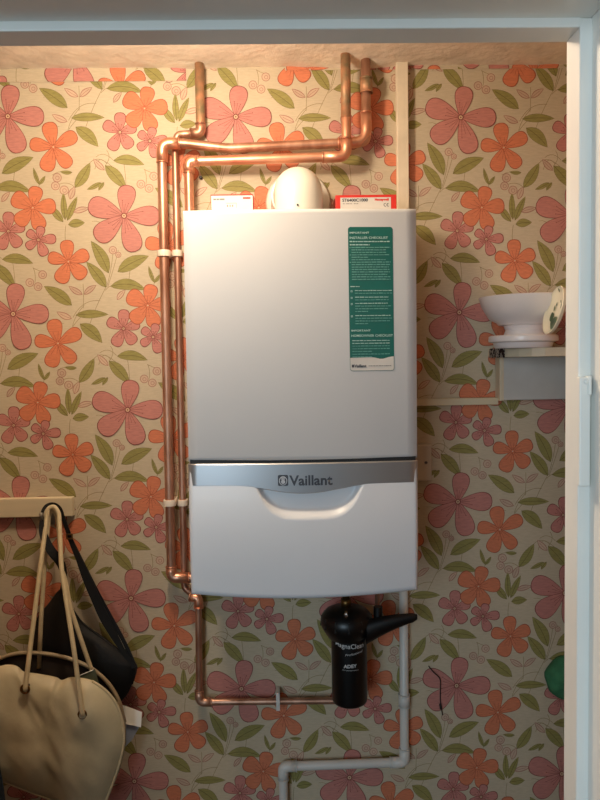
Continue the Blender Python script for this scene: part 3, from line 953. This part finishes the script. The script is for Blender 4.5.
b = bmesh.new()
ctext(b, 'MagnaClean', .0150, .0001, 349.5, 648, .070, -.07, -.002)
ctext(b, 'Professional', .0072, .0000, 354.5, 655, .042, .16, 0, .2)
ctext(b, 'ADEY', .0105, .0004, 350.5, 668, .029, .05)
ctext(b, 'Professional', .0034, .0, 350.5, 671, .036)
obj('print', b, 'whiteprint', can, label='white lettering')

# ------------------------------------------------------------------ battens, shelf, crockery
a, c, d = P(398, 399, -.022), P(498.5, 397.6, -.022), P(498.5, 404.6, -.022)
b = bmesh.new(); box(b, .2, c.x, -.022, -.0002, d.z, c.z, .0015)
obj('wall_batten', b, 'timber', label='thin cream wooden batten right of the boiler, running to the shelf', cat='batten', group='cream battens')
a, c, d = P(0, 499, -.02), P(72, 497.6, -.02), P(72, 516.5, -.02)
b = bmesh.new(); box(b, WL + .002, c.x, -.02, -.0008, d.z, c.z, .002)
obj('wall_batten', b, 'timber', label='wide cream wooden batten at left that carries the bag hook', cat='batten', group='cream battens')
ys = -.17
sh0 = P(492, 348.3, ys); sh1 = P(492, 357.2, ys)
sxl = P(494, 350, -.045).x
b = bmesh.new(); fp = [(sxl, -.0012), (sxl, -.035)]
fp += [(sxl + .10 * (1 - math.cos(a)) , -.035 - .135 * math.sin(a)) for a in [PI / 2 * k / 6 for k in range(1, 7)]] + [(WR - .002, -.20), (WR - .002, -.0012)]
lo_ = [b.verts.new((x, y, sh1.z)) for x, y in fp]; hi_ = [b.verts.new((x, y, sh0.z)) for x, y in fp]
b.faces.new(lo_); b.faces.new(hi_[::-1])
for k in range(len(fp)): b.faces.new((lo_[k], lo_[(k + 1) % len(fp)], hi_[(k + 1) % len(fp)], hi_[k]))
obj('shelf_board', b, 'shelf', label='cream wall shelf at right carrying the white bowl', cat='shelf')
a, c = P(502, 359, -.035), P(502, 400.3, -.035)
t = thing('panel_box', 'grey white panel box fixed under the shelf at right', 'box', (.6, -.03, c.z))
b = bmesh.new(); box(b, a.x, WR - .002, -.035, -.0012, c.z, sh1.z - .0005, .002)
obj('box_body', b, 'panel', t)
b = bmesh.new(); box(b, a.x - .006, a.x + .004, -.037, -.0014, c.z - .001, sh1.z - .001, .001)
obj('edge_strip', b, 'shelf', t)
# speckled cloth hanging over the shelf end
b = bmesh.new(); F = []
pathc = [(sxl - .0014, -.012)] + [(x - .0012, y - .0008) for x, y in fp[1:4]]
pl = []
for (xa, ya), (xb, yb2) in zip(pathc, pathc[1:]):
    for k in range(4): pl.append((xa + (xb - xa) * k / 4, ya + (yb2 - ya) * k / 4))
for i, (x, y) in enumerate(pl):
    F.append([b.verts.new(v) for v in ((x + .012, y + .004, sh0.z + .0012), (x, y, sh0.z + .0012), (x - .0006 + .0005 * math.sin(i * 1.7), y - .0006, (sh0.z + sh1.z) / 2), (x - .0004, y - .0006, sh1.z - .001 + .002 * math.sin(i * 2.3)))])
for i in range(len(F) - 1):
    for j in range(3): b.faces.new((F[i][j], F[i + 1][j], F[i + 1][j + 1], F[i][j + 1]))
bmesh.ops.solidify(b, geom=b.faces[:], thickness=.0008)
obj('shelf_cloth', b, 'lace', label='small dark-speckled cloth over the left end of the cream shelf', cat='cloth')
# dish and bowl
yb_ = -.105; sz = sh0.z + .0003
cx_ = P(523, 340, yb_).x
k = lambda px, py: (abs(P(px, py, yb_).x - cx_))
dz1, dz2 = P(520, 335.5, yb_).z, P(520, 342, yb_).z
b = bmesh.new(); r1 = k(489.5, 340); r0 = k(495.5, 345)
hd = dz1 - sz
lathe(b, [(0, sz), (r0 * .96, sz), (r0, sz + .002), (r0 + .003, sz + hd * .42), (r1 - .001, sz + hd * .52), (r1, sz + hd * .62), (r1 - .001, sz + hd * .92), (r1 - .004, sz + hd), (r1 - .010, sz + hd * .97), (r1 * .7, sz + hd * .86), (0, sz + hd * .86)], (cx_, yb_, 0), n=56)
obj('dish', b, 'bowl', label='shallow white dish on the shelf, under the bowl', cat='dish', smooth='auto')
zb0 = sz + hd * .86 + .0004
bzf, bzl, bzr = P(520, 334, yb_).z, P(520, 324.5, yb_).z, P(520, 293.5, yb_ - .09).z
R0 = k(478.5, 298); Rf = k(503, 330)
b = bmesh.new()
hb = bzr - zb0
lathe(b, [(0, zb0), (Rf * 1.04, zb0), (Rf * 1.04, zb0 + .003), (Rf * .93, zb0 + (bzl - zb0) * .55), (Rf * 1.02, bzl - .003), (Rf * 1.28, bzl - .001), (Rf * 1.36, bzl + .004), (Rf * 1.7, bzl + (bzr - bzl) * .2), (R0 * .93, bzl + (bzr - bzl) * .62), (R0 * .99, bzr - .004), (R0, bzr), (R0 * .98, bzr + .001), (R0 * .95, bzr - .006), (R0 * .84, bzl + (bzr - bzl) * .55), (Rf * 1.2, bzl + .008), (0, bzl + .006)], (cx_ + .004, yb_, 0), n=64)
obj('footed_bowl', b, 'bowl', label='wide white footed bowl standing on the shelf dish', cat='bowl', smooth='auto')
# small dish on edge with leaf print, its face turned to the left
yd = -.235
rim_t, rim_b = P(559.5, 286, yd), P(547, 334, yd)
axis = Vector((-.98, .04, .10)); ctr = (rim_t + rim_b) / 2; updir = (rim_t - rim_b); Rd = updir.length / 2 * 1.01
axis = (axis - updir.normalized() * axis.dot(updir.normalized())).normalized()
dsh = thing('leaf_dish', 'small cream dish with green leaf print tipped on edge beside the white bowl', 'dish', (ctr.x, ctr.y, ctr.z - Rd))
b = bmesh.new(); hD = .016
prof = [(0, -hD), (Rd * .45, -hD), (Rd * .5, -hD + .001), (Rd * .8, -hD * .62), (Rd * .97, -.006), (Rd, 0), (Rd * .98, .0012), (Rd * .94, -.002), (Rd * .76, -hD * .38), (Rd * .4, -hD * .55), (0, -hD * .58)]
lathe(b, prof, ctr, axis, 48)
db = obj('dish_body', b, 'dishwhite', dsh, smooth='auto')
b = bmesh.new()
ud = updir.normalized(); sd = axis.cross(ud).normalized()


def dsurf(u, v):                              # point on the inner face, u across, v up (in radii)
    r = math.hypot(u, v); h = -hD * .58
    tab = [(0, -hD * .58), (.4, -hD * .55), (.76, -hD * .38), (.94, -.002), (1, 0)]
    for (ra, ha), (rb, hb_) in zip(tab, tab[1:]):
        if ra <= r <= rb: h = ha + (hb_ - ha) * (r - ra) / (rb - ra)
    return ctr + ud * (v * Rd) + sd * (u * Rd) + axis * (h + .0016)


def dleaf(u, v, L, W, ang):
    pts, _ = leafshape(u, v, u + L * math.cos(ang), v + L * math.sin(ang), W, .02, 0)
    c_ = b.verts.new(dsurf(sum(p[0] for p in pts) / len(pts), sum(p[1] for p in pts) / len(pts))); vs = [b.verts.new(dsurf(*p)) for p in pts]
    for i in range(len(vs)): b.faces.new((c_, vs[i], vs[(i + 1) % len(vs)]))


dleaf(-.45, -.62, .85, .55, .25); dleaf(.3, -.42, .45, .36, 1.1)
for (u, v, L, an) in ((.35, .0, .26, 1.4), (.3, .22, .2, 2.2), (-.42, .05, .26, 1.2), (-.3, .3, .2, .6), (.05, .75, .2, 1), (.5, -.3, .16, 1.2)): dleaf(u, v, L, L * .5, an)
obj('leaf_print', b, 'leafprint', db, label='green leaf print')

# ------------------------------------------------------------------ green cloth and loose wire on the wall
q = P(566, 680, -.02)
b = bmesh.new(); n = 26; rings_ = []
for (s, y) in ((1.0, -.0015), (1.0, -.010), (.93, -.018), (.75, -.025), (.4, -.030), (.05, -.031)):
    rings_.append([b.verts.new((q.x + s * .045 * (1 + .06 * math.sin(5 * a)) * math.cos(a), y + .002 * math.sin(7 * a + s * 5), q.z + s * .052 * (1 + .05 * math.sin(4 * a + 1)) * math.sin(a))) for a in [2 * PI * k / n for k in range(n)]])
for i in range(len(rings_) - 1):
    for k_ in range(n): b.faces.new((rings_[i][k_], rings_[i][(k_ + 1) % n], rings_[i + 1][(k_ + 1) % n], rings_[i + 1][k_]))
b.faces.new(rings_[0]); b.faces.new(rings_[-1][::-1])
obj('hanging_pouch', b, 'greencloth', label='green cloth pouch hung on the wallpaper beside the doorframe, low at right', cat='pouch', smooth=True)
b = bmesh.new()
tube(b, fillet([P(428.5, 666, -.003), P(434, 673, -.006), P(440.5, 678, -.006), P(440.2, 700, -.005), P(441.2, 707, -.006), P(442.5, 715, -.003)], .01, 4), .0013, 8)
tube(b, [P(440.3, 704, -.006), P(441, 709, -.006)], .003, 8)
obj('loose_wire', b, 'wire', label='short dark wire stuck to the wallpaper right of the waste pipe', cat='wire')

# ------------------------------------------------------------------ hook and bags
hk = P(50, 516, -.02)
b = bmesh.new(); box(b, hk.x - .010, hk.x + .012, -.0235, -.0198, hk.z - .020, hk.z + .012, .001)
hook_t = thing('coat_hook', 'metal hook on the left batten under the bag straps', 'hook', (hk.x, -.02, hk.z - .02))
obj('back_plate', b, 'steel', hook_t)
b = bmesh.new()
tube(b, fillet([(hk.x, -.0225, hk.z), (hk.x, -.06, hk.z - .004), (hk.x, -.078, hk.z + .004), (hk.x, -.080, hk.z + .020)], .014, 6), .0042, 12)
tube(b, fillet([(hk.x - .004, -.0225, hk.z - .012), (hk.x - .004, -.045, hk.z - .026), (hk.x - .004, -.056, hk.z - .010)], .01, 6), .0034, 12)
obj('prong', b, 'steel', hook_t)


def pillow(bm, outline, Yc, depth_front, depth_back, wr=0.0, nr=12, seed=0, mi=0, sub=4, pw=0.5):
    """closed cushion from a traced outline: rings shrink to the middle and swell in depth"""
    n0 = len(outline); pts = []
    for i in range(n0):                      # Catmull-Rom through the outline
        p_ = [outline[(i + k - 1) % n0] for k in range(4)]
        for s in range(sub):
            t = s / sub
            pts.append(tuple(0.5 * ((2 * p_[1][c]) + (-p_[0][c] + p_[2][c]) * t + (2 * p_[0][c] - 5 * p_[1][c] + 4 * p_[2][c] - p_[3][c]) * t * t + (-p_[0][c] + 3 * p_[1][c] - 3 * p_[2][c] + p_[3][c]) * t ** 3) for c in (0, 1)))
    cx, cz = sum(p[0] for p in pts) / len(pts), sum(p[1] for p in pts) / len(pts)
    n = len(pts)

    def ring(s, sgn, dep):
        out = []
        for (x, z) in pts:
            X, Z = cx + (x - cx) * s, cz + (z - cz) * s
            w = dep * (1 - s ** 3) ** pw
            nz = noise.noise(Vector((X * 16, Z * 9, seed))) * wr + noise.noise(Vector((X * 45 + Z * 20, Z * 16, seed + 5))) * wr * .35
            out.append(bm.verts.new((X, Yc + sgn * w - nz * (1 - s ** 6), Z)))
        return out
    rim = ring(1, -1, 0)
    for sgn, dep in ((-1, depth_front), (1, depth_back)):
        prev = rim
        for i in range(1, nr + 1):
            s = 1 - (i / (nr + .6)) ** 1.0 * .98
            if i == 1: s = .985
            cur = ring(s, sgn, dep)
            for k in range(n):
                q_ = (prev[k], prev[(k + 1) % n], cur[(k + 1) % n], cur[k])
                f = bm.faces.new(q_ if sgn < 0 else q_[::-1]); f.material_index = mi; f.smooth = True
            prev = cur
        f = bm.faces.new(prev if sgn < 0 else prev[::-1]); f.material_index = mi; f.smooth = True
    return pts


def W2(px, py, Y): q = P(px, py, Y); return (q.x, q.z)


YFb, YBk = -.150, -.085
bag = thing('handbag', 'open beige handbag with cord handles hanging from the left hook', 'handbag', P(30, 790, -.12))
fo = [W2(x, y, YFb) for x, y in ((-48, 690), (-22, 674), (0, 666), (9, 664.5), (17, 666), (24, 671.5), (38, 673.5), (56, 677), (62, 680), (72, 677), (92, 680), (106, 689), (117, 702), (123.5, 720), (125, 742), (119, 768), (110, 792), (101, 813), (84, 818), (55, 801.5), (28, 791), (0, 780), (-26, 772), (-48, 758), (-58, 722))]
b = bmesh.new(); fpts = pillow(b, fo, YFb, .034, .012, .013, 16, 2.0, pw=.6)
obj('front_panel', b, 'beige', bag, smooth=True)
bo = [W2(x, y, YBk) for x, y in ((-50, 690), (-24, 672), (0, 658), (14, 653.5), (30, 652.5), (50, 654), (72, 659), (92, 668), (108, 682), (119, 700), (124, 722), (124, 744), (118, 768), (109, 790), (100, 808), (84, 812), (55, 798), (28, 787), (0, 776), (-26, 768), (-48, 754), (-58, 720))]
b = bmesh.new(); pillow(b, bo, YBk, .004, .02, .003, 8, 5.0)
obj('back_panel', b, 'lining', bag, smooth=True, label='dark lining inside open top')
b = bmesh.new()                             # gusset joining the two panels round the sides and bottom
n = 22; L_ = []
side = [(117, 702, 119, 700), (123.5, 720, 124, 722), (125, 742, 124, 744), (119, 768, 118, 768), (110, 792, 109, 790), (101, 813, 100, 808), (84, 818, 84, 812), (55, 801.5, 55, 798), (28, 791, 28, 787), (0, 780, 0, 776), (-26, 772, -26, 768), (-48, 758, -48, 754), (-58, 722, -58, 720), (-48, 690, -50, 690)]
for (x0, y0, x1, y1) in side:
    a, c = P(x0, y0, YFb), P(x1, y1, YBk); L_.append([b.verts.new(a), b.verts.new(a.lerp(c, .5) + (a.lerp(c, .5) - P(35, 740, -.12)) * .02), b.verts.new(c)])
for i in range(len(L_) - 1):
    for j in range(2): b.faces.new((L_[i][j], L_[i + 1][j], L_[i + 1][j + 1], L_[i][j + 1]))
bmesh.ops.solidify(b, geom=b.faces[:], thickness=.003)
obj('gusset', b, 'piping', bag, smooth=True)
b = bmesh.new()
tube(b, fillet([P(x, y, YBk - .004) for x, y in ((-50, 690), (-24, 672), (0, 658), (14, 653.5), (30, 652.5), (50, 654), (72, 659), (92, 668), (108, 682), (119, 700), (124.5, 722))], .02, 5), .0046, 10)
obj('piping', b, 'piping', bag)
b = bmesh.new()
tube(b, fillet([P(x, y, YFb - .004) for x, y in ((92, 681), (106, 690), (116.5, 703), (123, 721), (124.5, 742), (118.5, 768), (109.5, 792), (101, 812), (84, 817), (55, 801), (28, 791), (0, 780), (-26, 772))], .02, 5), .0030, 10)
obj('piping', b, 'cord', bag)
EY = [(25, 689), (82.5, 714.5)]
yeye = [-.1830, -.1835]
for (px, py), ye in zip(EY, yeye):
    b = bmesh.new(); q = P(px, py, ye)
    rg = []
    for i in range(20):
        a = 2 * PI * i / 20; c_ = q + Vector((.0085 * math.cos(a), 0, .0085 * math.sin(a)))
        rg.append([b.verts.new(c_ + Vector((math.cos(a) * .0028 * math.cos(s), -.003 * math.sin(s), math.sin(a) * .0028 * math.cos(s)))) for s in [2 * PI * k / 8 for k in range(8)]])
    for i in range(20):
        for k in range(8): b.faces.new((rg[i][k], rg[(i + 1) % 20][k], rg[(i + 1) % 20][(k + 1) % 8], rg[i][(k + 1) % 8]))
    box(b, q.x - .006, q.x + .006, q.y, q.y + .012, q.z - .006, q.z + .006, mi=1)
    obj('eyelet', b, ['eyelet', 'lining'], bag, smooth=True, label='brass eyelet')
# handles
b = bmesh.new()
e0, e1 = P(25, 690, yeye[0] - .004), P(82.5, 715, yeye[1] - .004)
top = [P(46.5, 520, -.072), P(48, 508.5, -.068), P(54, 506, -.066), P(59, 513, -.068)]
pth = [e0 + Vector((0, .012, -.003)), e0, P(28.5, 662, -.176), P(40, 570, -.115)] + top + [P(61.5, 570, -.115), P(74, 650, -.17), P(80.5, 700, -.185), e1, e1 + Vector((0, .012, -.003))]
tube(b, fillet(pth, .02, 6), .0052, 12)
obj('handle', b, 'cord', bag)
b = bmesh.new()
pth = [P(39, 668, -.088), P(41, 620, -.082), P(46, 545, -.066), P(49, 515, -.058), P(53, 509, -.056), P(57.5, 516, -.058), P(61, 560, -.070), P(71, 610, -.080), P(88, 660, -.088), P(95, 680, -.090)]
tube(b, fillet(pth, .02, 6), .0050, 12)
obj('handle', b, 'cord', bag)
b = bmesh.new(); a = P(68, 684, -.115)
vs = [P(66, 690, -.115), P(77, 677, -.112), P(95, 669, -.110), P(99, 683, -.112), P(98, 694, -.115)]
f = b.faces.new([b.verts.new(v) for v in vs]); bmesh.ops.solidify(b, geom=[f], thickness=.0025)
obj('card', b, 'sachet', label='grey green card poking out of the open beige handbag', cat='card')
b = bmesh.new(); tube(b, fillet([P(64, 688, -.116), P(77, 676.5, -.114), P(93, 670, -.112)], .01, 4), .0009, 8)
obj('pale_edge', b, 'papersheet', bpy.data.objects['card'])
# black bag behind
YK = -.040
blk = thing('shoulder_bag', 'black leather shoulder bag hanging behind the beige handbag', 'handbag', P(80, 700, YK))
ko = [W2(x, y, YK) for x, y in ((37, 618), (48, 604), (57, 592), (62, 590), (69, 603), (82, 622), (108, 641), (134, 662), (137, 669), (133, 682), (126, 696), (108, 712), (80, 716), (45, 705), (32, 680), (31, 645))]
b = bmesh.new(); pillow(b, ko, YK, .022, .028, .006, 10, 3.0, pw=.5)
obj('body', b, 'blackleather', blk, smooth=True)
b = bmesh.new()
tube(b, fillet([P(x, y, YK - .004) for x, y in ((62, 591), (69, 604), (82, 623), (108, 642.5), (134, 664), (136.5, 670), (132, 684))], .01, 4), .0022, 8)
obj('flap_edge', b, 'blackleather', blk)


def strap(bm, pts, w, th=.0022, tw=None):
    """flat band facing the room, following points; w may vary"""
    pts = fillet(pts, .03, 6); n_ = len(pts); S = []
    for i, p in enumerate(pts):
        t = (pts[min(i + 1, n_ - 1)] - pts[max(0, i - 1)]).normalized(); s = t.cross(Vector((0, 1, 0))).normalized()
        u = i / (n_ - 1); ww = w(u) if callable(w) else w; rot = tw(u) if tw else 0
        s2 = s * math.cos(rot) + Vector((0, 1, 0)) * math.sin(rot); nn = t.cross(s2)
        S.append([bm.verts.new(p + s2 * (a * ww / 2) + nn * (c * th / 2)) for a, c in ((-1, -1), (1, -1), (1, 1), (-1, 1))])
    for i in range(n_ - 1):
        for k in range(4): bm.faces.new((S[i][k], S[i][(k + 1) % 4], S[i + 1][(k + 1) % 4], S[i + 1][k]))
    bm.faces.new(S[0][::-1]); bm.faces.new(S[-1])


b = bmesh.new()
strap(b, [P(43, 523, -.060), P(41.5, 513, -.055), P(46, 505, -.050), P(54, 503.5, -.048), P(60, 508, -.046), P(66, 526, -.042), P(71, 540, -.040)], lambda u: .006 + .004 * u)
strap(b, [P(69.5, 537, -.040), P(84, 572, -.038), P(104, 618, -.040), P(120, 646, -.044), P(134, 668, -.048)], lambda u: .011 + .012 * math.sin(PI * min(1, u * 1.15)) * .9)
strap(b, [P(71, 540, -.036), P(96, 590, -.034), P(126, 645, -.038), P(136, 669, -.044)], .009)
obj('strap', b, 'blackleather', blk)
b = bmesh.new()
strap(b, [P(41.5, 520, -.078), P(42, 532, -.084), P(50, 550, -.086), P(61, 562, -.080), P(65, 578, -.066), P(61, 594, -.048)], lambda u: .009 + .011 * math.sin(PI * u) ** .7, .003, lambda u: .5 * math.sin(u * 5))
obj('strap', b, 'blackleather', blk)
b = bmesh.new(); q = P(69.5, 536.5, -.044)
for dx, dz, sx_, sz_ in ((0, .005, .008, .0015), (0, -.005, .008, .0015), (-.0065, 0, .0015, .005), (.0065, 0, .0015, .005)): box(b, q.x + dx - sx_, q.x + dx + sx_, q.y - .0015, q.y + .0015, q.z + dz - sz_, q.z + dz + sz_, .0005)
obj('buckle', b, 'eyelet', blk)
# papers between bag and wall


def sheet(name, px, Y, th, m_, label):
    b = bmesh.new(); f = b.faces.new([b.verts.new(P(x, y, Y - .0004 * (y - 700))) for i, (x, y) in enumerate(px)]); bmesh.ops.solidify(b, geom=[f], thickness=th)
    return obj(name, b, m_, label=label, cat='paper')


sheet('folded_paper', [(112, 702), (126, 706), (142, 712), (141, 727.5), (126, 724), (108, 720)], -.072, .006, 'papersheet', 'folded white paper sticking out behind the right side of the beige handbag')
sheet('folded_paper', [(108, 722), (124, 719), (139, 727.5), (132, 740), (124, 748), (106, 752)], -.066, .003, 'bluesheet', 'pale blue folded sheet just below the white paper beside the beige handbag')
b = bmesh.new()
strap(b, [P(-8, 745, -.19), P(-6, 764, -.19), P(-1.5, 785, -.19), P(2, 815, -.19), P(2, 860, -.18)], .020, .004)
obj('hanging_strap', b, 'slate', label='dark slate strap at the lower left corner in front of the beige handbag', cat='strap')

# ------------------------------------------------------------------ light
def light(name, kind, loc, energy, color, **kw):
    l = bpy.data.lights.new(name, kind); l.energy = energy; l.color = color
    for k_, v in kw.items(): setattr(l, k_, v)
    o_ = bpy.data.objects.new(name, l); COL.objects.link(o_); o_.location = loc
    return o_


light('cupboard_lamp', 'POINT', (-.25, -.52, 1.69 + .545), 15.0, (1.0, .83, .63), shadow_soft_size=.05)
w = light('hall_window', 'AREA', (-1.1, -3.6, 1.8), 36, (.66, .86, 1.0), shape='RECTANGLE', size=1.1, size_y=1.4)
w.rotation_euler = (Vector((bx, -.3, 1.5)) - Vector(w.location)).to_track_quat('-Z', 'Y').to_euler()
wd = bpy.data.worlds.new('hall_ambient'); SC.world = wd; wd.use_nodes = True
bg = wd.node_tree.nodes['Background']; bg.inputs[0].default_value = (.60, .76, .90, 1); bg.inputs[1].default_value = 0.07
vs_ = SC.view_settings; vs_.view_transform = 'Standard'; vs_.look = 'None'; vs_.gamma = 1.0; vs_.use_curve_mapping = False; vs_.exposure = 0.12
